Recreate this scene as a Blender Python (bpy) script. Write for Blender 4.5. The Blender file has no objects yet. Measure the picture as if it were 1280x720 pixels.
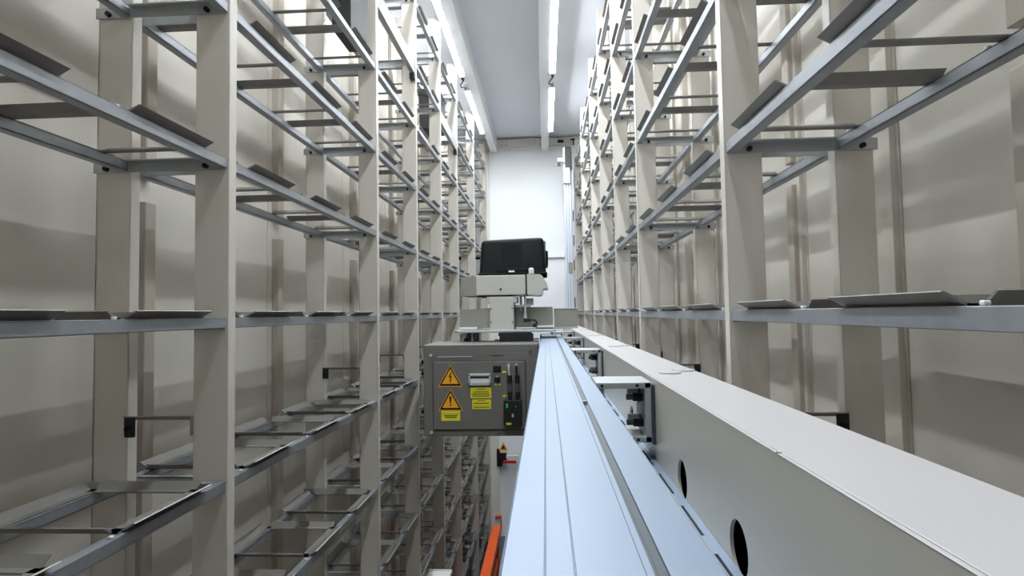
import bpy, bmesh, math
from mathutils import Vector, Matrix

C = bpy.context.scene
COL = C.collection

# ------------------------------------------------------------------ materials
def lin(c):
    return tuple((v/12.92 if v <= .04045 else ((v+.055)/1.055)**2.4) for v in c)

def mat(name, rgb, rough=.5, metal=0., noise=.06, scale=8., bump=0., spec=.5, emit=None, strength=0., stretch=None):
    m = bpy.data.materials.new(name); m.use_nodes = True
    nt = m.node_tree; b = nt.nodes['Principled BSDF']
    base = lin(rgb)
    b.inputs['Roughness'].default_value = rough
    b.inputs['Metallic'].default_value = metal
    b.inputs['Specular IOR Level'].default_value = spec
    if noise > 0:
        tc = nt.nodes.new('ShaderNodeTexCoord'); mp = nt.nodes.new('ShaderNodeMapping')
        if stretch: mp.inputs['Scale'].default_value = stretch
        n = nt.nodes.new('ShaderNodeTexNoise'); n.inputs['Scale'].default_value = scale; n.inputs['Detail'].default_value = 5
        r = nt.nodes.new('ShaderNodeValToRGB')
        r.color_ramp.elements[0].position = .3; r.color_ramp.elements[1].position = .7
        r.color_ramp.elements[0].color = (*[max(0, v*(1-noise)) for v in base], 1)
        r.color_ramp.elements[1].color = (*[min(1, v*(1+noise)) for v in base], 1)
        nt.links.new(tc.outputs['Object'], mp.inputs['Vector']); nt.links.new(mp.outputs['Vector'], n.inputs['Vector'])
        nt.links.new(n.outputs['Fac'], r.inputs['Fac']); nt.links.new(r.outputs['Color'], b.inputs['Base Color'])
        if bump > 0:
            bp = nt.nodes.new('ShaderNodeBump'); bp.inputs['Strength'].default_value = bump; bp.inputs['Distance'].default_value = .002
            nt.links.new(n.outputs['Fac'], bp.inputs['Height']); nt.links.new(bp.outputs['Normal'], b.inputs['Normal'])
    else:
        b.inputs['Base Color'].default_value = (*base, 1)
    if emit:
        b.inputs['Emission Color'].default_value = (*emit, 1); b.inputs['Emission Strength'].default_value = strength
    return m

TUBE_STRENGTH = 125.
M = dict(
    cream=mat('cream_paint', (.865, .845, .81), .38, noise=.025, scale=5),
    wall=mat('wall_panel_paint', (.86, .84, .80), .45, noise=.03, scale=1.6),
    strip=mat('stiffener_paint', (.76, .725, .68), .5, noise=.04),
    gap=mat('panel_joint_shadow', (.03, .028, .025), .9, noise=0),
    galv=mat('galvanised_steel', (.645, .665, .69), .40, .45, noise=.07, scale=40),
    bracket=mat('bracket_steel', (.70, .715, .72), .45, .2, noise=.06, scale=40),
    tray=mat('dark_sheet_steel', (.54, .53, .515), .5, .15, noise=.07, scale=30),
    deep=mat('grey_channel_steel', (.62, .625, .635), .45, .3, noise=.05, scale=30),
    bolt=mat('black_bolt', (.08, .08, .085), .4, .5, noise=0),
    clip=mat('white_clip', (.93, .93, .93), .35, noise=0),
    alu=mat('anodised_aluminium', (.54, .60, .675), .45, .2, noise=.012, scale=3, stretch=(1, .05, 1)),
    slot=mat('slot_steel', (.30, .335, .36), .5, .2, noise=.03),
    groove=mat('groove_line', (.42, .47, .53), .5, .3, noise=0),
    black=mat('black_plastic', (.075, .08, .09), .42, noise=.05, scale=30),
    tote=mat('black_tote_plastic', (.03, .034, .042), .6, noise=.05, scale=14, spec=.2),
    dark=mat('dark_interior', (.03, .03, .03), .9, noise=0),
    grey=mat('grey_cabinet_paint', (.43, .428, .412), .5, noise=.02, scale=10),
    cover=mat('light_grey_cover', (.72, .72, .69), .42, noise=.02, scale=10),
    plate=mat('grey_arm_plate', (.56, .555, .52), .42, .1, noise=.03, scale=10),
    handle=mat('pale_grey_plastic', (.72, .73, .74), .4, noise=0),
    beam=mat('white_beam_paint', (.795, .785, .79), .32, noise=.012, scale=4),
    side=mat('beam_side_paint', (.83, .81, .755), .35, noise=.012, scale=4),
    ceil=mat('ceiling_panel', (.93, .945, .98), .6, noise=.01, scale=2),
    white=mat('white_panel', (.93, .94, .955), .5, noise=.012, scale=2),
    floor=mat('grey_floor', (.34, .35, .37), .4, noise=.06, scale=6),
    orange=mat('orange_paint', (.93, .36, .08), .4, noise=.05, scale=20),
    red=mat('red_plastic', (.75, .10, .08), .4, noise=0),
    yellow=mat('warning_yellow', (.95, .68, .10), .45, noise=0),
    lemon=mat('label_yellow', (.90, .87, .22), .45, noise=0),
    ink=mat('sign_ink', (.09, .06, .02), .5, noise=0),
    green=mat('green_label', (.05, .55, .20), .4, noise=0, emit=(.02, .5, .12), strength=.25),
    bin=mat('grey_bin_plastic', (.13, .138, .145), .5, noise=.05, scale=20),
    mast=mat('pale_mast_aluminium', (.80, .83, .87), .4, .1, noise=.012, scale=3),
    pale=mat('pale_plastic', (.86, .86, .84), .4, noise=.02),
    lamp=mat('lit_tube', (1, 1, 1), .4, noise=0, emit=(.90, .955, 1.0), strength=TUBE_STRENGTH),
)

# ------------------------------------------------------------------ mesh builder
class MB:
    def __init__(self): self.v = []; self.f = []; self.mi = []; self.mats = []
    def _m(self, m):
        if m not in self.mats: self.mats.append(m)
        return self.mats.index(m)
    def add(self, vs, fs, m):
        o = len(self.v); k = self._m(m)
        self.v += [tuple(p) for p in vs]
        for f in fs: self.f.append(tuple(i+o for i in f)); self.mi.append(k)
        return self
    def bm(self, b, m, mx=None):
        if mx: b.transform(mx)
        b.verts.ensure_lookup_table()
        for i, v in enumerate(b.verts): v.index = i
        self.add([v.co[:] for v in b.verts], [[v.index for v in f.verts] for f in b.faces], m); b.free(); return self
    def box(self, x0, x1, y0, y1, z0, z1, m, bev=0., seg=2):
        b = bmesh.new(); bmesh.ops.create_cube(b, size=1)
        bmesh.ops.scale(b, vec=(abs(x1-x0), abs(y1-y0), abs(z1-z0)), verts=b.verts)
        bmesh.ops.translate(b, vec=((x0+x1)/2, (y0+y1)/2, (z0+z1)/2), verts=b.verts)
        if bev: bmesh.ops.bevel(b, geom=b.edges[:], offset=bev, segments=seg, affect='EDGES', profile=.5)
        return self.bm(b, m)
    def cyl(self, p, axis, r, h, m, n=20, r2=None, bev=0.):
        b = bmesh.new(); bmesh.ops.create_cone(b, cap_ends=True, segments=n, radius1=r, radius2=r if r2 is None else r2, depth=h)
        if bev: bmesh.ops.bevel(b, geom=[e for e in b.edges if len(e.link_faces) == 2 and any(len(f.verts) > 4 for f in e.link_faces)], offset=bev, segments=2, affect='EDGES', profile=.5)
        q = Vector((0, 0, 1)).rotation_difference(Vector(axis))
        return self.bm(b, m, Matrix.Translation(Vector(p)) @ q.to_matrix().to_4x4())
    def prism(self, poly, plane, a, b, m):
        """poly: 2D points; plane: 'XZ','YZ','XY'; extruded from a to b on the third axis"""
        def P(p, t): return {'XZ': (p[0], t, p[1]), 'YZ': (t, p[0], p[1]), 'XY': (p[0], p[1], t)}[plane]
        n = len(poly)
        vs = [P(p, a) for p in poly]+[P(p, b) for p in poly]
        fs = [list(range(n))[::-1], list(range(n, 2*n))]+[[i, (i+1) % n, n+(i+1) % n, n+i] for i in range(n)]
        return self.add(vs, fs, m)
    def tube(self, pts, r, m, n=10):
        pts = [Vector(p) for p in pts]; vs = []; fs = []
        up = Vector((0, 0, 1))
        for i, p in enumerate(pts):
            t = (pts[min(i+1, len(pts)-1)]-pts[max(i-1, 0)]).normalized()
            a = t.cross(up)
            if a.length < 1e-4: a = t.cross(Vector((1, 0, 0)))
            a.normalize(); c = a.cross(t)
            for k in range(n):
                g = 2*math.pi*k/n; vs.append(p+a*r*math.cos(g)+c*r*math.sin(g))
        for i in range(len(pts)-1):
            for k in range(n):
                fs.append([i*n+k, i*n+(k+1) % n, (i+1)*n+(k+1) % n, (i+1)*n+k])
        fs.append(list(range(n))); fs.append([(len(pts)-1)*n+k for k in range(n)][::-1])
        return self.add(vs, fs, m)
    def hexa(self, b, t, m):
        """8 corner solid: bottom loop b (4), top loop t (4)"""
        return self.add(list(b)+list(t), [[3, 2, 1, 0], [4, 5, 6, 7]]+[[i, (i+1) % 4, 4+(i+1) % 4, 4+i] for i in range(4)], m)
    def mesh(self, name):
        me = bpy.data.meshes.new(name); me.from_pydata(self.v, [], self.f)
        for m in self.mats: me.materials.append(M[m])
        me.polygons.foreach_set('material_index', self.mi)
        b = bmesh.new(); b.from_mesh(me); bmesh.ops.recalc_face_normals(b, faces=b.faces[:]); b.to_mesh(me); b.free()
        me.update(); return me
    def build(self, name, parent=None, loc=(0, 0, 0), smooth=False):
        me = self.mesh(name)
        if smooth:
            me.polygons.foreach_set('use_smooth', [True]*len(me.polygons))
            me.set_sharp_from_angle(angle=math.radians(35))
        return link(name, me, parent, loc)

def link(name, me, parent=None, loc=(0, 0, 0)):
    o = bpy.data.objects.new(name, me); COL.objects.link(o)
    o.location = loc
    if parent: o.parent = parent
    return o

def thing(name, label, cat, loc=(0, 0, 0), group=None):
    o = bpy.data.objects.new(name, None); COL.objects.link(o); o.location = loc; o.empty_display_size = .1
    return tag(o, label, cat, group)

def tag(o, label, cat, group=None):
    o['label'] = label; o['category'] = cat
    if group: o['group'] = group
    return o

def struct(o, label=None):
    o['kind'] = 'structure'
    if label: o['label'] = label
    return o

# ------------------------------------------------------------------ camera (eye at the origin, aisle along +Y, level 0 shelves at eye height)
F = 718.62554; yaw, pit, rol = -0.05737, 0.04419, -0.01575
fw = Vector((math.sin(yaw)*math.cos(pit), math.cos(yaw)*math.cos(pit), math.sin(pit)))
r0 = Vector((math.cos(yaw), -math.sin(yaw), 0)); u0 = r0.cross(fw)
rt = r0*math.cos(rol)+u0*math.sin(rol); up = u0*math.cos(rol)-r0*math.sin(rol)
cd = bpy.data.cameras.new('camera'); cam = bpy.data.objects.new('camera', cd); COL.objects.link(cam)
cd.sensor_width = 36; cd.lens = F/1280*36; cd.clip_start = .02; cd.clip_end = 60
cam.matrix_world = Matrix(((rt.x, up.x, -fw.x, 0), (rt.y, up.y, -fw.y, 0), (rt.z, up.z, -fw.z, 0), (0, 0, 0, 1)))
C.camera = cam

# ------------------------------------------------------------------ room
FLOOR, CEIL, YN, YF = -2.86, 2.31, -1.0, 7.5
XL, XR = -1.15, .80
def wall_side(name, x, s, seams, strips):
    b = MB()
    b.box(x+s*.02, x+s*.08, YN, YF, FLOOR, CEIL, 'gap')
    ys = [YN]+seams+[YF]
    for a, c in zip(ys, ys[1:]):
        b.box(x, x+s*.025, a+.0026, c-.0026, FLOOR, CEIL, 'wall', .001, 1)
        0 if s < 0 else (b.box(x, x-s*.014, a+.012, a+.052, FLOOR, CEIL, 'wall', .001, 1), b.box(x, x-s*.008, a+.052, a+.095, FLOOR, CEIL, 'wall', .001, 1)) if c-a > .5 or a > 1 else 0
    return struct(b.build(name))
def stiffener(n, x, s, y, w, zt):
    b = MB()
    for z0, z1 in ((FLOOR, zt), (zt+.07, CEIL-.02)):
        b.box(x, x-s*.028, y, y+w, z0, z1, 'strip', .002, 1)
    o = b.build('trim_%d' % n); return struct(o)
wall_side('wall_left', XL, -1, [.5, 1.409, 2.321, 3.208, 4.1, 5.0, 5.9, 6.8], [])
wall_side('wall_right', XR, 1, [.40, .86, 1.325, 1.79, 2.65, 3.46, 4.32, 5.18, 6.04, 6.9], [])
n = 10
for y, w in ((.70, .045), (1.55, .045), (2.36, .05), (3.33, .05), (4.2, .05), (5.1, .05), (6.0, .05), (6.9, .05)):
    stiffener(n, XL, -1, y, w, .332); n += 1
for y, w in ((.937, .045), (1.82, .045), (3.15, .05), (4.0, .05), (4.9, .05), (5.75, .05), (6.6, .05)):
    stiffener(n, XR, 1, y, w, .388); n += 1
struct(MB().box(XL, XR, YN, YF, FLOOR-.08, FLOOR, 'floor').build('floor'))
b = MB()
for a, c in ((XL, -.25), (-.25, XR)):
    b.box(a, c, YN, YF, CEIL, CEIL+.06, 'ceil')
struct(b.build('ceiling'))
struct(MB().box(XL-.08, XR+.08, YN-.08, YN, FLOOR, CEIL, 'wall').build('wall_front'))
b = MB()
b.box(XL-.08, XR+.08, YF+.02, YF+.1, FLOOR, CEIL, 'gap')
b.box(XL, XR, YF, YF+.03, .76, CEIL, 'white', .003, 1)
b.box(XL, XR, YF, YF+.03, FLOOR, .715, 'white', .003, 1)
b.box(-.62, XR, YF-.035, YF+.01, .715, .765, 'white', .004, 1)
struct(b.build('wall_back'))
# cream door post at the far end, header with bolt groups, ceiling beams
b = MB(); b.box(-.765, -.625, YF-.06, YF, FLOOR, .71, 'cream', .004, 1); b.box(-.765, -.712, YF-.06, YF, .71, 2.19, 'cream', .004, 1); b.box(-.695, -.688, YF-.008, YF, .77, 2.19, 'white', .001, 1)
struct(b.build('trim_1'))
b = MB(); b.box(-.80, .45, YF-.05, YF, 2.19, 2.285, 'cream', .003, 1)
for cx in (-.50, -.06):
    for dx in (-.03, .03):
        for z in (2.21, 2.262): b.cyl((cx+dx, YF-.052, z), (0, 1, 0), .011, .012, 'bracket', 12)
struct(b.build('trim_2'))
ZB = 2.12
for k, (x0, x1) in enumerate(((-.682, -.598), (-.012, .078))):
    b = MB(); b.box(x0, x1, YN, YF-.05, ZB, CEIL, 'white', .003, 1); b.box(x0-.0, x1+.0, YN, YF-.05, ZB+.10, ZB+.104, 'white')
    struct(b.build('trim_%d' % (3+k)))
o = tag(MB().box(.20, .275, YF-.075, YF-.05, 2.215, 2.255, 'black', .006).box(.215, .26, YF-.08, YF-.074, 2.225, 2.245, 'bin').build('junction_box'), 'small black box fixed to the right end of the far header', 'junction box')
o = tag(MB().box(.395, .425, YF-.09, YF-.05, 2.18, 2.26, 'black', .004).cyl((.38, YF-.07, 2.25), (1, 0, 0), .01, .03, 'bolt').build('limit_sensor'), 'black sensor block at the right corner of the far header', 'sensor')

# ------------------------------------------------------------------ tube lights
def tube_light(x, y0, y1, label, cable):
    t = thing('ceiling_light', label, 'tube light', (x, y0, ZB+.020), 'tube lights along the ceiling beams')
    L = y1-y0
    MB().box(-.028, .028, 0, L, -.006, .035, 'white', .003, 1).build('housing', t)
    b = MB(); R_ = .021; arc = [(R_*math.sin(math.radians(q)), -.0065+R_*.17-R_*math.cos(math.radians(q))) for q in range(-80, 81, 10)]
    b.prism(arc, 'XZ', .022, L-.022, 'lamp'); b.build('diffuser', t)
    for y in (.01, L-.01):
        MB().box(-.026, .026, y-.012, y+.012, -.024, 0, 'white', .003, 1).build('end_cap', t)
    if cable:
        b = MB(); b.tube([(0, L+.002, -.02), (.005, L+.05, -.03), (-.03, L+.10, -.05), (-.035, L+.16, -.045), (0, L+.22, -.03), (.0, L+.275, -.02)], .0055, 'black', 8)
        b.box(-.012, .012, L+.005, L+.06, -.03, -.005, 'black', .003, 1); b.box(-.012, .012, L+.25, L+.285, -.03, -.005, 'bracket', .003, 1)
        b.build('cable', t, smooth=True)
spans = ((.40, 1.72, 'nearest'), (2.05, 3.38, 'second'), (3.70, 5.03, 'third'), (5.33, 6.67, 'farthest'))
for x, sd in ((-.706, 'left'), (.102, 'right')):
    for y0, y1, w in spans:
        tube_light(x, y0, y1, {'nearest': 'tube light nearest the viewer on the %s ceiling beam', 'second': 'tube light on the %s ceiling beam two places before the far one', 'third': 'tube light on the %s ceiling beam just before the cable gap', 'farthest': 'short looking farthest tube light on the %s ceiling beam, beyond the cable gap'}[w] % sd, w != 'farthest')

# ------------------------------------------------------------------ racks
H = .377; PD, PW = .082, .034; DEPTH = .324
POSTS = [.14, 1.34, 2.54, 3.34, 4.14, 4.94, 6.14, 7.34]
SLOTS = [3, 3, 2, 2, 2, 3, 3]
TOP = 2.20
def upright_mesh(s):
    b = MB()   # C-section open towards the back, flange to the aisle
    b.box(0, s*PD, -PW, -PW+.004, FLOOR, TOP, 'cream', .0012, 1)
    b.box(0, s*.004, -PW, 0, FLOOR, TOP, 'cream', .0012, 1)
    b.box(s*PD, s*(PD-.004), -PW, 0, FLOOR, TOP, 'cream', .0012, 1)
    b.box(-s*.0, s*PD, -PW+.004, 0, TOP-.004, TOP, 'cream')
    return b.mesh('upright')
def frame_mesh(s, L, deep):
    b = MB(); h = .085 if deep else .024; m = 'deep' if deep else 'galv'
    for d0, d1 in ((.003, .027), (.245, .269)):
        # top flange and web of a folded angle, with a return lip
        b.box(s*d0, s*(d0+.003), .001, L-.001, -h, 0, m, .0008, 1)
        b.box(s*d0, s*d1, .001, L-.001, -.003, 0, 'galv', .0008, 1)
        b.box(s*d1, s*(d1-.003), .001, L-.001, -h*.7, 0, m, .0008, 1)
        b.box(s*d0, s*d1, .001, L-.001, -h, -h+.003, m, .0008, 1)
    for y, t in ((L-.0045, 1), (.0015, -1)):   # end brackets spanning front and rear upright
        b.box(s*.006, s*(DEPTH+.008), y, y+.003, -.027, 0, 'bracket', .0008, 1)
        b.box(s*.03, s*.24, y-.014*t, y, -.003, 0, 'bracket')
        for d in (.052, DEPTH-.027):
            b.cyl((s*d, y-.003*t, -.018), (0, 1, 0), .006, .012, 'bolt', 10)
    if deep:
        b.box(s*.03, s*.034, .03, L-.03, 0, .05, 'tray')
        b.box(s*.0, s*.03, L-.035, L-.001, -.125, -.085, 'bin', .003, 1)
    return b.mesh('shelf_frame')
def tray_mesh(s):
    """sheet-steel tote holder: four strips round an opening, each with a flared lip"""
    b = MB(); w = .125; t = .0025; fx, bx = .016, .270
    b.box(s*fx, s*(fx+.022), -w, w, 0, t, 'tray'); b.box(s*(bx-.020), s*bx, -w, w, 0, t, 'tray')
    b.box(s*fx, s*bx, -w, -w+.020, 0, t, 'tray'); b.box(s*fx, s*bx, w-.020, w, 0, t, 'tray')
    def lip(p, q, dx, dy):
        z = .0145; up_ = [(p[0]+dx, p[1]+dy, z), (q[0]+dx, q[1]+dy, z)]
        n_ = Vector((dx, dy, 0)).normalized()*.003
        b.hexa([(p[0], p[1], 0), (q[0], q[1], 0), (q[0]-n_.x, q[1]-n_.y, t), (p[0]-n_.x, p[1]-n_.y, t)],
               [(up_[0][0], up_[0][1], z), (up_[1][0], up_[1][1], z), (up_[1][0]-n_.x, up_[1][1]-n_.y, z+.0015), (up_[0][0]-n_.x, up_[0][1]-n_.y, z+.0015)], 'tray')
    lip((s*fx, -w+.008), (s*fx, w-.008), -s*.026, 0)
    lip((s*bx, -w+.004), (s*bx, w-.004), s*.022, 0)
    lip((s*(fx+.012), -w), (s*(bx-.012), -w), 0, -.017)
    lip((s*(fx+.012), w), (s*(bx-.012), w), 0, .017)
    b.box(s*.008, s*.015, -w-.026, -w-.018, 0, .005, 'clip', .0012, 1)
    b.box(s*.246, s*.254, w+.02, w+.028, 0, .006, 'clip', .0015, 1)
    return b.mesh('tray_support')
def tie_mesh(s):
    b = MB()
    b.box(s*(PD-.002), s*.246, -.009, 0, -.003, 0, 'tray', .0008, 1); b.box(s*(PD-.002), s*.246, -.003, 0, -.009, 0, 'tray', .0008, 1)
    b.box(s*.219, s*.247, -.006, 0, -.050, 0, 'bin', .003, 1); b.box(s*(PD-.002), s*(PD+.002), -.009, 0, -.045, 0, 'tray', .001, 1)
    b.cyl((s*.234, -.008, -.028), (0, 1, 0), .007, .008, 'bolt', 10)
    return b.mesh('tie_bar')

def project(p):
    p = Vector(p); d = p.dot(fw)
    if d < .05: return None
    return 640+F*p.dot(rt)/d, 360-F*p.dot(up)/d
def near_view(p, mx, my):
    q = project(p)
    return q is not None and -mx < q[0] < 1280+mx and -my < q[1] < 720+my

def rack(s, front, label):
    root = thing('storage_rack', label, 'storage rack', (s*front, 0, FLOOR))
    um, tm, tie = upright_mesh(s), tray_mesh(s), tie_mesh(s)
    fm = {}
    def put(name, me, x, y, z, par=root, pz=FLOOR):
        o = bpy.data.objects.new(name, me); COL.objects.link(o); o.parent = par; o.location = (x, y, z); return o
    for y in POSTS:
        put('upright', um, 0, y, -FLOOR)
        put('upright', um, s*(DEPTH-PD), y, -FLOOR)
        for z in (-.226, -1.75) if s < 0 else (-.226,):
            put('tie_bar', tie, 0, y-PW-.0005, z-FLOOR)
    slots = []
    lo = -7 if s < 0 else -4
    for k, n_ in enumerate(SLOTS):
        y0, y1 = POSTS[k], POSTS[k+1]-PW; L = y1-y0
        for lv in range(lo, 6):
            deep = s < 0 and lv == 4 and k in (2, 4)
            key = (round(L, 3), deep)
            if key not in fm: fm[key] = frame_mesh(s, L, deep)
            f = put('shelf_frame', fm[key], 0, y0, lv*H-FLOOR)
            if deep: continue
            for j in range(n_):
                yc = (j+.5)*L/n_
                p = (s*(front+.06), y0+yc, lv*H)
                hid = s > 0 and lv < 0
                vis = near_view(p, 40, 30) and not hid
                slots.append((not vis, Vector(p).length, f, yc, p))
    slots.sort(key=lambda t: t[:2])
    rest = MB(); rest.mats = []
    vv, ff, mi = [], [], []
    names = [m.name for m in tm.materials]
    for i, (hid, dist, f, yc, p) in enumerate(slots):
        if i < 100 and not hid:
            o = bpy.data.objects.new('tray_support', tm); COL.objects.link(o); o.parent = f; o.location = (0, yc, .0005)
        else:
            o0 = len(vv); off = Vector((0, p[1], p[2]-FLOOR+.0005))
            vv += [(v.co+off)[:] for v in tm.vertices]
            ff += [[a+o0 for a in q.vertices] for q in tm.polygons]; mi += [q.material_index for q in tm.polygons]
    if vv:
        me = bpy.data.meshes.new('tray_support'); me.from_pydata(vv, [], ff)
        for m in tm.materials: me.materials.append(m)
        me.polygons.foreach_set('material_index', mi); me.update()
        o = put('tray_support', me, 0, 0, 0); o['kind'] = 'stuff'
    return root
A_, B_ = .742, .409
rack(-1, A_, 'tall cream storage rack with steel shelf rails along the left side of the aisle')
rack(1, B_, 'tall cream storage rack with steel shelf rails behind the long white beam, right side')

# ------------------------------------------------------------------ bins left on the left rack
def storage_bin(x0, x1, y0, y1, z, h, m, label, group=None):
    t = thing('storage_bin', label, 'bin', ((x0+x1)/2, (y0+y1)/2, z), group)
    w, d = (x1-x0)/2, (y1-y0)/2; e = .92
    b = MB()
    b.hexa([(-w*e, -d*e, 0), (w*e, -d*e, 0), (w*e, d*e, 0), (-w*e, d*e, 0)], [(-w, -d, h), (w, -d, h), (w, d, h), (-w, d, h)], m)
    b.build('body', t)
    r = MB()
    for q in ((-w-.006, w+.006, -d-.006, -d+.006), (-w-.006, w+.006, d-.006, d+.006), (-w-.006, -w+.006, -d, d), (w-.006, w+.006, -d, d)):
        r.box(*q, h-.018, h+.006, m, .002, 1)
    r.build('rim', t)
    for sx in (-1, 1):
        MB().box(sx*w*.97-.004, sx*w*.97+.006, -.05, .05, h-.06, h-.035, 'black', .002, 1).build('grip', t)
    return t
G_ = 'grey bins left on the left rack'
storage_bin(-.835, -.752, 2.20, 2.42, 3*H+.0165, .30, 'bin', 'dark grey bin high on the left rack, behind the second front post', G_)
storage_bin(-1.0, -.82, 4.55, 4.78, 4*H+.0035, .29, 'bin', 'dark grey bin on the upper left rack glimpsed behind the fourth front post', G_)
storage_bin(-.90, -.625, 3.46, 3.69, -5*H+.0175, .245, 'pale', 'pale bin sticking out of the left rack low beside the aisle')

# ------------------------------------------------------------------ gantry: aluminium rail, white box beam, link brackets
g = thing('gantry_beam', 'long white box beam carrying a blue-grey aluminium rail down the aisle centre', 'gantry beam', (0, 0, 0))
RZ = -.145; Y0, Y1 = -.30, 3.86
prof = [(-.029, RZ-.15), (-.029, RZ-.002), (-.027, RZ),
        (-.0036, RZ), (-.0033, RZ-.0010), (-.0024, RZ-.0010), (-.0021, RZ),
        (.0133, RZ), (.0136, RZ-.0010), (.0145, RZ-.0010), (.0148, RZ),
        (.0520, RZ), (.0523, RZ-.0008), (.0530, RZ-.0008), (.0533, RZ),
        (.0575, RZ), (.0575, RZ-.006), (.0660, RZ-.006), (.0660, RZ),
        (.0965, RZ), (.0985, RZ-.002), (.0985, RZ-.15)]
b = MB(); b.prism(prof, 'XZ', Y0, Y1, 'alu')
rail = b.build('aluminium_rail', g)
b = MB(); b.box(.0577, .0602, Y0, Y1, RZ-.0058, RZ-.0022, 'slot'); b.box(.0602, .0658, Y0, Y1, RZ-.0058, RZ-.0018, 'slot')
b.cyl((.0605, .93, RZ+.001), (0, 0, 1), .004, .006, 'galv', 12)
b.build('slot_strip', g)
b = MB()
for x in (-.00285, .01405): b.box(x-.0005, x+.0005, Y0, Y1-.001, RZ-.0011, RZ-.0006, 'groove')
b.build('groove', rail)
b = MB(); b.box(-.031, .11, Y1, Y1+.012, RZ-.15, RZ+.004, 'bolt', .002, 1); b.box(.035, .05, Y1-.02, Y1+.01, RZ, RZ+.012, 'black', .002, 1); b.box(-.036, -.029, Y1-.35, Y1+.01, RZ-.12, RZ+.01, 'black', .002, 1)
b.build('end_stop', g)
b = MB(); b.box(.0987, .1015, Y0, Y1, RZ-.012, RZ-.005, 'pale', .0008, 1); b.build('edge_lip', g)
# base plate with a row of slots
b = MB(); PZ = -.297
b.box(.099, .200, Y0, Y1, PZ-.008, PZ, 'alu'); b.box(.2045, .2155, Y0, Y1, PZ-.008, PZ, 'alu')
y = Y0+.03
while y < Y1-.2:
    b.box(.200, .2045, y+.118, y+.176, PZ-.008, PZ, 'alu'); y += .176
b.box(.200, .2045, Y0, Y1, PZ-.012, PZ-.008, 'dark')
b.build('base_plate', g)
# box beam
BX0, BX1, BZ, BB, BY1 = .216, .333, -.135, -.42, 6.84
b = MB()
HY = [.41, .685, .957, 1.50]; HZ, HR, HS = -.273, .0315, .045
def quad(y0, y1, z0, z1, x=BX0, m='side'): b.add([(x, y0, z0), (x, y1, z0), (x, y1, z1), (x, y0, z1)], [[0, 1, 2, 3]], m)
quad(Y0, BY1, HZ+HS, BZ-.0015); quad(Y0, BY1, BB, HZ-HS)
ys = [Y0]
for h in HY: ys += [h-HS, h+HS]
ys.append(BY1)
for a, c in zip(ys[::2], ys[1::2]): quad(a, c, HZ-HS, HZ+HS)
for h in HY:
    N = 48; vs = []; fs = []
    for k in range(N):
        t = 2*math.pi*k/N; c_, s_ = math.cos(t), math.sin(t); q = HS/max(abs(c_), abs(s_))
        vs += [(BX0, h+c_*q, HZ+s_*q), (BX0, h+c_*HR, HZ+s_*HR), (BX0+.0045, h+c_*HR, HZ+s_*HR)]
    for k in range(N):
        a, c = 3*k, 3*((k+1) % N); fs += [[a, a+1, c+1, c], [a+1, a+2, c+2, c+1]]
    b.add(vs, fs, 'side')
b.add([(BX1, Y0, BB), (BX1, BY1, BB), (BX1, BY1, BZ), (BX1, Y0, BZ)], [[0, 1, 2, 3]], 'side')
b.add([(BX0, Y0, BB), (BX1, Y0, BB), (BX1, BY1, BB), (BX0, BY1, BB)], [[0, 1, 2, 3]], 'side')
b.add([(BX0, Y0, BB), (BX1, Y0, BB), (BX1, Y0, BZ), (BX0, Y0, BZ)], [[0, 1, 2, 3]], 'side')
b.add([(BX0, BY1, BB), (BX1, BY1, BB), (BX1, BY1, BZ), (BX0, BY1, BZ)], [[0, 1, 2, 3]], 'side')
b.box(BX0+.02, BX1-.02, Y0+.02, BY1-.02, BB+.02, BZ-.02, 'dark')
beam = b.build('box_beam', g)
b = MB(); b.box(BX0-.0005, BX1+.0005, Y0, BY1, BZ-.0018, BZ-.0003, 'beam', .0005, 1); b.box(BX0+.0028, BX1-.001, Y0, BY1, BZ-.0004, BZ+.0008, 'beam', .0005, 1)
for yj in (.56, 2.9): b.box(BX0-.0007, BX0+.006, yj, yj+.004, BZ-.0019, BZ+.0012, 'side')
b.build('top_sheet', beam)
for yc in (1.265, 2.25, 3.28, 4.30):
    for x, dy in ((.266, 0), (.306, .048)):
        b = MB(); b.cyl((x, yc+dy, BZ+.0025), (0, 0, 1), (.0245), .004, 'beam', 32, bev=.001); b.cyl((x, yc+dy, BZ+.0048), (0, 0, 1), .003, .001, 'side', 12)
        b.build('cap', beam, smooth=True)
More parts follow.
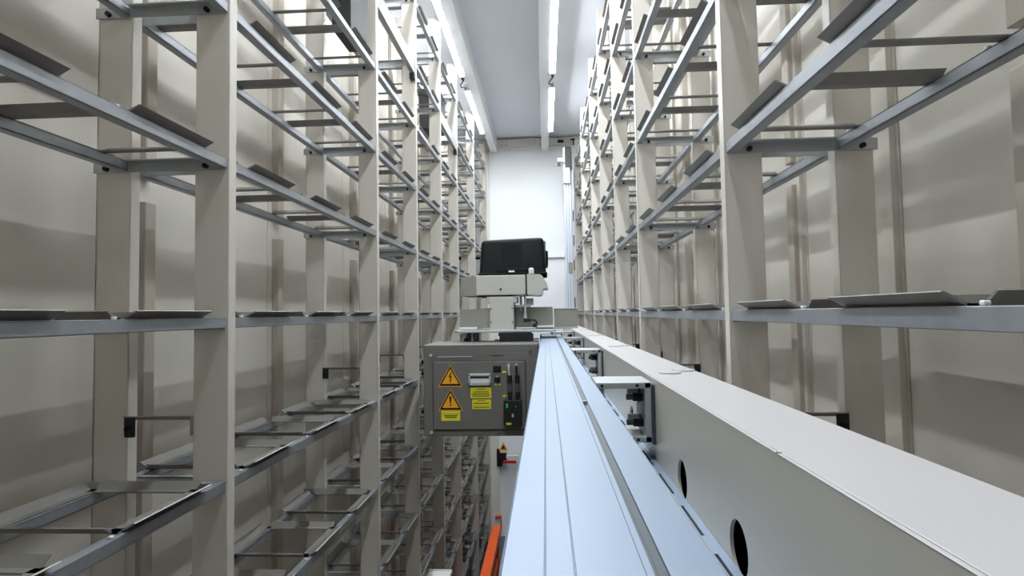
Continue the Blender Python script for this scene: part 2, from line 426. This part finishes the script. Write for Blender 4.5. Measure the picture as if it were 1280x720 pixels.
# link brackets (C frames between rail and beam)
for yf in (1.174, 2.208, 3.277, 4.33):
    D = .115; zt, zb = -.1425, -.262; x0, x1 = .0990 if yf < 3.9 else .03, .2158
    b = MB()
    b.box(x0, x1-.006, yf, yf+D, zt-.012, zt, 'bracket', .0012, 1)
    b.box(x0, x1-.006, yf, yf+D, zb, zb+.012, 'bracket', .0012, 1)
    b.box(x1-.020, x1-.007, yf, yf+D, zb, zt, 'bracket', .0012, 1)
    br = b.build('link_bracket', g)
    b = MB(); b.box(x1-.0065, x1, yf-.001, yf+D+.005, zb-.004, zt-.004, 'slot', .0012, 1); b.build('backing_plate', br)
    b = MB()
    for x, z in ((x0+.012, zt-.006), (x1-.035, zt-.006), (x1-.035, zb+.006)):
        b.cyl((x, yf-.001, z), (0, 1, 0), .003, .004, 'bolt', 12)
    b.build('screw', br)
    for z in (zt-.033, zb+.035):
        b = MB()
        b.cyl((x1-.030, yf+.03, z), (1, 0, 0), .009, .020, 'bolt', 6); b.cyl((x1-.036, yf+.03, z), (1, 0, 0), .006, .034, 'slot', 12); b.cyl((x1-.030, yf+.08, z-.004), (1, 0, 0), .010, .022, 'bolt', 6)
        b.cyl((x1-.034, yf+.055, z+.006), (1, 0, 0), .008, .026, 'bracket', 6); b.cyl((x1-.023, yf+.055, z), (1, 0, 0), .014, .004, 'slot', 16)
        b.build('bolt', br)
    b = MB(); b.cyl((x0+.012, yf+.045, zt-.026), (0, 0, 1), .008, .022, 'galv', 12); b.build('bolt', br)

# ------------------------------------------------------------------ mast at the far end
mt = thing('lift_mast', 'tall pale aluminium mast with a black motor on top at the far right', 'mast', (.306, 6.95, FLOOR))
z = lambda v: v-FLOOR
b = MB(); b.box(-.058, .030, -.05, .05, 0, z(1.84), 'mast', .003, 1)
for x in (-.03, 0): b.box(x-.002, x+.002, -.0515, -.05, 0, z(1.84), 'groove')
b.build('column', mt)
b = MB(); b.box(.030, .062, -.035, .035, 0, z(1.95), 'beam', .002, 1)
for zz in (.80, .50, .05, -.10, 1.10): b.box(.044, .056, -.037, -.034, z(zz), z(zz+.13), 'black')
b.build('guide_rail', mt)
MB().box(-.034, .040, -.075, .06, z(1.72), z(2.0), 'black', .006).build('motor', mt)
MB().box(-.062, -.036, -.078, .05, z(1.80), z(1.99), 'cover', .004).build('motor_plate', mt)
MB().box(-.062, .022, -.085, -.045, z(1.55), z(1.74), 'mast', .008).build('gearbox', mt)
b = MB(); b.box(-.128, -.05, -.06, -.02, z(1.82), z(1.87), 'cover', .003); b.box(-.128, -.088, -.062, -.02, z(1.775), z(1.82), 'black', .003); b.build('sensor_arm', mt)
MB().box(-.02, .030, -.058, -.05, z(.47), z(.60), 'plate', .002, 1).build('plate', mt)
b = MB(); b.box(-.10, .02, -.105, -.05, z(-.42), z(-.13), 'bracket', .003, 1); b.build('beam_carriage', mt)
b = MB(); b.cyl((-.135, -.06, z(-.02)), (0, 1, 0), .028, .05, 'bracket', 16); b.cyl((-.09, -.06, z(.0)), (0, 1, 0), .02, .06, 'slot', 16); b.box(-.16, -.055, -.05, -.02, z(-.10), z(.02), 'bracket', .003, 1); b.cyl((-.068, -.07, z(.045)), (0, 1, 0), .014, .05, 'bolt', 12)
b.build('pulley', mt)

# ------------------------------------------------------------------ control cabinet
CY = 3.0
cb = thing('control_cabinet', 'grey control cabinet with warning signs hanging beside the aluminium rail', 'control cabinet', (-.344, CY, -.635))
def cz(v): return v+.635
MB().box(-.302, .302, .006, .42, 0, cz(-.160), 'grey', .004).box(.300, .309, .02, .36, cz(-.5), cz(-.2), 'bolt', .002, 1).build('body', cb)
# door built slightly proud, framed by a dark joint
b = MB(); b.box(-.252, .236, .002, .0065, cz(-.602), cz(-.245), 'dark'); b.box(-.249, .233, -.003, .006, cz(-.599), cz(-.248), 'grey', .0015, 1)
door = b.build('door', cb)
b = MB()
b.box(-.225, -.045, .003, .0062, cz(-.2245), cz(-.2205), 'handle'); b.box(.05, .12, .004, .0062, cz(-.2185), cz(-.2165), 'dark')
b.build('edge_strip', cb)
for x, zz in ((-.262, -.213), (.262, -.200), (-.262, -.615), (.24, -.622), (.09, -.622)):
    b = MB(); b.cyl((x, .003, cz(zz)), (0, 1, 0), .0075, .010, 'handle' if x < -.1 else 'slot', 14); b.build('screw', cb, smooth=True)
def tri(b, cx, cz_, w, h, y, t, m):
    b.prism([(cx-w/2, cz_-h/2), (cx+w/2, cz_-h/2), (cx, cz_+h/2)], 'XZ', y, y+t, m)
def warning(parent, cx, cz_, w, h, bolt, y=-.0045):
    b = MB(); tri(b, cx, cz_, w*1.08, h*1.08, y, .0015, 'yellow'); tri(b, cx, cz_+h*.0, w*.98, h*.98, y-.0006, .0006, 'ink'); tri(b, cx, cz_-h*.02, w*.74, h*.74, y-.0012, .0006, 'yellow')
    yy = y-.0018
    if bolt:
        k = h/1.15
        b.prism([(cx+.02*k, cz_+.20*k), (cx-.10*k, cz_-.08*k), (cx-.01*k, cz_-.06*k), (cx-.01*k, cz_-.24*k), (cx-.05*k, cz_-.24*k), (cx+.005*k, cz_-.38*k), (cx+.06*k, cz_-.24*k), (cx+.03*k, cz_-.24*k), (cx+.09*k, cz_+.00*k), (cx+.005*k, cz_-.015*k), (cx+.08*k, cz_+.20*k)], 'XZ', yy, yy+.0006, 'ink')
    else:
        k = h
        b.prism([(cx-.06*k, cz_+.17*k), (cx+.06*k, cz_+.17*k), (cx+.03*k, cz_-.17*k), (cx-.03*k, cz_-.17*k)], 'XZ', yy, yy+.0006, 'ink')
        b.cyl((cx, yy+.0003, cz_-.255*k), (0, 1, 0), .042*k, .0006, 'ink', 14)
    return b.build('warning_sign', parent)
_n0 = set(bpy.data.objects)
w1 = warning(cb, -.184, cz(-.335), .118, .105, True)
w1['label'] = 'yellow triangle with a lightning bolt'
w2 = warning(cb, -.184, cz(-.459), .118, .105, False)
w2['label'] = 'yellow triangle with an exclamation mark'
def label_plate(cx, zt, w, h, rows):
    b = MB(); b.box(cx-w/2, cx+w/2, -.0042, -.003, cz(zt-h), cz(zt), 'lemon')
    b.box(cx-w/2-.0015, cx+w/2+.0015, -.0036, -.003, cz(zt-h-.0015), cz(zt+.0015), 'ink')
    for q, (f0, f1, fz, th) in enumerate(rows):
        b.box(cx-w/2+w*f0, cx-w/2+w*f1, -.0047, -.0042, cz(zt-h*fz-th), cz(zt-h*fz), 'ink')
    b.build('label_plate', cb)
label_plate(-.184, -.516, .100, .052, [(.03, .97, .30, .0012), (.15, .85, .44, .004), (.2, .8, .60, .005)])
label_plate(-.025, -.396, .110, .056, [(.3, .7, .15, .003), (.15, .85, .38, .003), (.1, .9, .52, .003), (.06, .94, .66, .003), (.1, .9, .80, .003)])
label_plate(-.022, -.458, .100, .050, [(.3, .7, .10, .003), (.1, .9, .35, .004), (.03, .97, .66, .001), (.08, .92, .80, .003)])
# recessed handle
b = MB(); hz0, hz1 = -.386, -.324
for q in ((-.090, .030, hz0, hz0+.020), (-.090, .030, hz1-.014, hz1), (-.090, -.078, hz0, hz1), (.018, .030, hz0, hz1)):
    b.box(q[0], q[1], -.014, -.003, cz(q[2]), cz(q[3]), 'handle', .003)
b.box(-.080, .020, -.0035, -.003, cz(hz0), cz(hz1), 'slot'); b.hexa([(-.08, -.013, cz(hz0+.018)), (.02, -.013, cz(hz0+.018)), (.02, -.004, cz(hz0+.018)), (-.08, -.004, cz(hz0+.018))], [(-.08, -.006, cz(hz0+.036)), (.02, -.006, cz(hz0+.036)), (.02, -.004, cz(hz0+.036)), (-.08, -.004, cz(hz0+.036))], 'handle')
b.build('handle', cb)
b = MB(); b.box(.040, .082, -.008, -.003, cz(-.318), cz(-.284), 'black', .003); b.box(.048, .074, -.009, -.008, cz(-.312), cz(-.290), 'dark'); b.build('socket', cb)
b = MB(); b.cyl((.062, -.010, cz(-.352)), (0, 1, 0), .016, .016, 'black', 20, bev=.002); b.box(.055, .069, -.019, -.018, cz(-.342), cz(-.336), 'handle'); b.build('knob', cb, smooth=True)
for x, zz, w in ((.087, -.322, .024), (.048, -.386, .014), (.068, -.386, .012), (.090, -.445, .012), (.108, -.445, .012)):
    MB().box(x, x+w, -.0038, -.003, cz(zz), cz(zz+.009), 'lemon').build('tag', cb)
b = MB(); b.box(.095, .188, -.045, -.003, cz(-.586), cz(-.458), 'black', .003); b.box(.108, .118, -.0462, -.045, cz(-.496), cz(-.474), 'green'); b.box(.108, .134, -.0462, -.045, cz(-.582), cz(-.571), 'lemon'); b.box(.137, .147, -.0462, -.045, cz(-.543), cz(-.526), 'handle'); b.box(.155, .160, -.0462, -.045, cz(-.491), cz(-.487), 'handle')
b.build('power_supply', cb)
for x in (.122, .162):
    b = MB()
    b.cyl((x, -.012, cz(-.283)), (0, 1, 0), .008, .018, 'handle', 14)
    b.tube([(x, -.02, cz(-.283)), (x+.001, -.024, cz(-.30)), (x+.004, -.024, cz(-.335))], .0055, 'handle' if x < .14 else 'black', 10)
    b.cyl((x+.005, -.026, cz(-.352)), (0, 0, 1), .0125, .04, 'black', 14); b.cyl((x+.006, -.026, cz(-.395)), (0, 0, 1), .0105, .05, 'slot', 14)
    b.cyl((x+.006, -.026, cz(-.432)), (0, 0, 1), .013, .03, 'black', 14); b.tube([(x+.006, -.026, cz(-.44)), (x+.006, -.024, cz(-.462))], .006, 'black', 8)
    b.build('cable', cb, smooth=True)
for o in set(bpy.data.objects)-_n0: o.location.x += .026; o.location.z += .014
# arm that carries the cabinet on the rail
b = MB(); b.box(.26, .3145, .10, .34, cz(-.29), cz(-.20), 'bracket', .002, 1); b.build('mounting_arm', cb)
for zz in (-.24, -.30, -.5):
    MB().box(-.318, -.300, .02, .05, cz(zz-.02), cz(zz), 'bolt', .003).build('hinge', cb)

# ------------------------------------------------------------------ picking robot on the carriage
RY = 3.4
rb = thing('picking_robot', 'grey picking robot carriage with side plates standing over the control cabinet', 'picking robot', (-.25, RY, -.16))
def Z(v): return v+.16
def X(v): return v+.25
MB().box(X(-.525), X(.06), -.12, .30, Z(-.108), Z(-.094), 'bracket', .002, 1).build('base_plate', rb)
b = MB(); b.box(X(-.520), X(-.505), -.14, -.10, Z(-.100), Z(-.092), 'bracket', .002, 1)
for x in (-.48, -.13): b.box(X(x), X(x+.03), .0, .22, 0, Z(-.108), 'bracket', .003, 1)
b.build('support_leg', rb)
b = MB(); b.box(X(-.324), X(-.184), -.06, .20, Z(-.104), Z(.094), 'cover', .004); b.box(X(-.345), X(-.165), -.05, .20, Z(.062), Z(.100), 'cover', .003)
col = b.build('column_cover', rb)
for x in (-.316, -.192):
    for zz in (-.05, .03): 
        b = MB(); b.cyl((X(x), -.062, Z(zz)), (0, 1, 0), .004, .006, 'bolt', 10); b.build('screw', col)
b = MB(); b.hexa([(X(-.508), -.02, Z(-.082)), (X(-.322), -.03, Z(-.082)), (X(-.322), .10, Z(-.082)), (X(-.508), .10, Z(-.082))],
                 [(X(-.505), -.02, Z(.024)), (X(-.322), -.03, Z(.034)), (X(-.322), .10, Z(.034)), (X(-.505), .10, Z(.024))], 'plate')
b.build('side_plate', rb)
MB().box(X(-.508), X(-.40), -.035, .0, Z(-.091), Z(-.078), 'pale', .002, 1).build('foot_strip', rb)
MB().box(X(-.182), X(.044), .05, .16, Z(-.084), Z(.036), 'plate', .003).build('side_plate', rb)
MB().box(X(.052), X(.190), .02, .14, Z(-.084), Z(.022), 'plate', .003).box(X(.052), X(.192), .015, .145, Z(.022), Z(.027), 'handle', .002, 1).build('side_plate', rb)
MB().box(X(-.05), X(.046), .0, .05, Z(-.086), Z(-.074), 'pale', .002, 1).build('foot_strip', rb)
b = MB(); b.box(X(-.06), X(.19), .02, .15, Z(-.094), Z(-.084), 'bracket', .002, 1); b.build('arm_plate', rb)
# spindle, black lever, small block behind it
b = MB(); b.cyl((X(-.118), -.02, Z(.04)), (0, 0, 1), .007, .16, 'bracket', 14); b.cyl((X(-.145), .02, Z(.06)), (0, 0, 1), .008, .09, 'bracket', 14)
b.box(X(-.18), X(-.085), -.02, .05, Z(.036), Z(.050), 'bracket', .002, 1); b.box(X(-.115), X(-.07), .0, .06, Z(.048), Z(.088), 'cover', .003)
b.cyl((X(-.118), -.02, Z(-.02)), (0, 0, 1), .010, .03, 'handle', 14)
b.build('spindle', rb, smooth=True)
b = MB(); b.box(X(-.128), X(-.085), -.05, -.01, Z(-.052), Z(-.030), 'black', .004); b.tube([(X(-.09), -.03, Z(-.038)), (X(-.065), -.03, Z(-.040)), (X(-.052), -.03, Z(-.052)), (X(-.050), -.03, Z(-.064))], .006, 'black', 8); b.box(X(-.075), X(-.052), -.045, -.015, Z(-.083), Z(-.060), 'black', .003)
b.build('lever', rb, smooth=True)
b = MB(); b.box(X(-.45), X(-.44), -.05, .0, Z(-.16), Z(-.108), 'bolt', .002, 1); b.cyl((X(-.447), -.05, Z(-.135)), (0, 0, 1), .012, .05, 'black', 12); b.box(X(-.425), X(-.392), -.06, .0, Z(-.158), Z(-.112), 'slot', .006); b.cyl((X(-.43), -.05, Z(-.122)), (1, 0, 0), .007, .035, 'handle', 12); b.cyl((X(-.47), -.045, Z(-.150)), (0, 0, 1), .012, .018, 'black', 12)
b.build('valve', rb, smooth=True)
b = MB()
b.prism([(X(-.262), Z(-.160)), (X(-.262), Z(-.128)), (X(-.268), Z(-.126)), (X(-.268), Z(-.110)), (X(-.13), Z(-.110)), (X(-.12), Z(-.106)), (X(-.09), Z(-.106)), (X(-.072), Z(-.122)), (X(-.072), Z(-.160))], 'XZ', -.16, -.03, 'black')
b.box(X(-.29), X(-.07), -.15, -.14, Z(-.152), Z(-.146), 'black'); b.box(X(-.075), X(-.04), -.12, -.10, Z(-.150), Z(-.144), 'black')
b.build('drive_motor', rb)
# head
b = MB(); zt, zb = Z(.224), Z(.108)
b.box(X(-.402), X(-.113), -.06, .34, zb, zt, 'cover', .004); b.build('head', rb)
b = MB(); b.hexa([(X(-.490), -.05, zb-.002), (X(-.403), -.058, zb-.002), (X(-.403), .32, zb-.002), (X(-.490), .32, zb-.002)], [(X(-.492), -.05, Z(.216)), (X(-.403), -.058, Z(.219)), (X(-.403), .32, Z(.219)), (X(-.492), .32, Z(.216))], 'plate'); b.build('head_wing', rb)
b = MB(); b.prism([(X(-.104), zb), (X(-.030), zb-.004), (X(-.016), zb+.004), (X(-.010), zb+.035), (X(.018), zb+.036), (X(.012), zb+.062), (X(-.014), zt-.008), (X(-.030), zt+.002), (X(-.104), zt+.004)], 'XZ', -.06, .30, 'cover'); b.build('head_end', rb)
MB().box(X(-.112), X(-.105), -.055, .3, zb, zt, 'dark').build('joint', rb)
b = MB(); b.cyl((X(-.258), -.062, Z(.142)), (0, 1, 0), .006, .006, 'bolt', 14); b.build('screw', rb)
b = MB(); b.box(X(-.094), X(-.062), -.066, -.034, zt-.001, zt+.040, 'pale', .010, 3); b.build('peg', rb, smooth=True)
b = MB(); b.box(X(-.40), X(-.20), -.03, .3, Z(.100), zb, 'bolt'); b.build('underside_plate', rb)

# ------------------------------------------------------------------ black tote on the robot head
tt = thing('black_tote', 'black plastic tote box with rounded corners riding on top of the robot', 'tote', (-.19, RY+.175, .2290))
b = bmesh.new(); bmesh.ops.create_cube(b, size=1)
for v in b.verts:
    topv = v.co.z > 0
    v.co.x *= .372 if topv else .398; v.co.y *= .34 if topv else .38
    v.co.z = .222 if topv else .0
    if topv and v.co.x < 0: v.co.z -= .010
bmesh.ops.bevel(b, geom=[e for e in b.edges if max(v.co.z for v in e.verts) > .1], offset=.024, segments=4, affect='EDGES', profile=.5)
mb = MB(); mb.bm(b, 'tote')
# shallow ribs that divide the front
mb.hexa([(-.070, -.190, .01), (.060, -.190, .01), (.060, -.18, .01), (-.070, -.18, .01)], [(-.066, -.174, .19), (.056, -.174, .19), (.056, -.165, .19), (-.066, -.165, .19)], 'tote')
mb.build('body', tt, smooth=True)
b = MB(); b.box(-.205, .205, -.198, .198, 0, .012, 'tote', .004, 1); b.box(-.09, .09, -.1955, -.18, .012, .036, 'tote', .003, 1); b.build('rim', tt)
b = MB(); b.box(.188, .212, -.10, .16, .06, .150, 'tote', .012, 3); b.box(.186, .198, -.155, -.12, .05, .20, 'slot', .003, 1); b.build('handle', tt, smooth=True)
MB().box(-.022, .012, -.2, -.1955, .014, .024, 'pale').build('tag', tt)

# ------------------------------------------------------------------ low far end: orange barrier, bracket, switch
og = thing('guard_barrier', 'orange steel guard barrier on the floor along the left rack', 'barrier', (-.56, 0, FLOOR))
q = lambda v: v-FLOOR
MB().box(-.045, .045, .8, 6.19, q(-2.33), q(-2.25), 'orange', .006).build('top_rail', og)
MB().box(-.02, .02, .8, 6.19, q(-2.62), q(-2.54), 'orange', .005).build('lower_rail', og)
for y in (.9, 2.6, 4.3, 5.35, 6.12):
    b = MB(); b.box(-.03, .03, y-.035, y+.035, 0, q(-2.33), 'orange', .004, 1); b.box(-.05, .05, y-.06, y+.06, 0, .012, 'orange', .002, 1); b.build('post', og)
b = MB()
b.box(-.685, -.605, YF-.10, YF-.06, -2.72, -2.705, 'orange', .002, 1); b.box(-.685, -.605, YF-.10, YF-.06, -2.585, -2.57, 'orange', .002, 1); b.box(-.62, -.605, YF-.10, YF-.06, -2.72, -2.57, 'orange', .002, 1); b.box(-.68, -.625, YF-.066, YF-.06, -2.71, -2.58, 'pale')
tag(b.build('wall_bracket'), 'small orange C-shaped bracket on the cream door post beyond the barrier', 'bracket')
sw = thing('isolator_switch', 'black isolator switch with red lever on the far cream door post', 'switch', (-.60, YF-.06, -1.83))
MB().box(-.055, .015, -.03, 0, -.12, .10, 'black', .006).build('back_box', sw)
MB().box(.0, .075, -.09, -.0, -.065, .065, 'black', .008).build('switch_body', sw)
MB().box(.03, .20, -.11, -.09, -.062, -.025, 'red', .008).build('lever', sw)
MB().box(.07, .225, -.095, -.055, -.008, .034, 'pale', .004).build('shaft', sw)
b = MB(); b.box(-.01, .075, -.07, -.064, .065, .09, 'pale'); tri(b, .035, .145, .115, .11, -.07, .004, 'yellow'); tri(b, .035, .138, .06, .055, -.0712, .001, 'ink'); b.build('warning_sign', sw)
for y, k in ((6.55, 'nearer'), (6.85, 'farther')):
    tag(MB().box(-.56, -.2, y, y+.06, FLOOR, FLOOR+.004, 'pale').build('floor_marking'), '%s white strip across the floor at the far end, below the switch' % k, 'floor marking', 'white strips on the floor')

# ------------------------------------------------------------------ world, view
w = bpy.data.worlds.new('world'); C.world = w; w.use_nodes = True
w.node_tree.nodes['Background'].inputs['Color'].default_value = (.02, .02, .022, 1)
C.view_settings.view_transform = 'Standard'; C.view_settings.look = 'None'
C.view_settings.exposure = 0.16; C.view_settings.gamma = 1.0; C.view_settings.use_curve_mapping = False
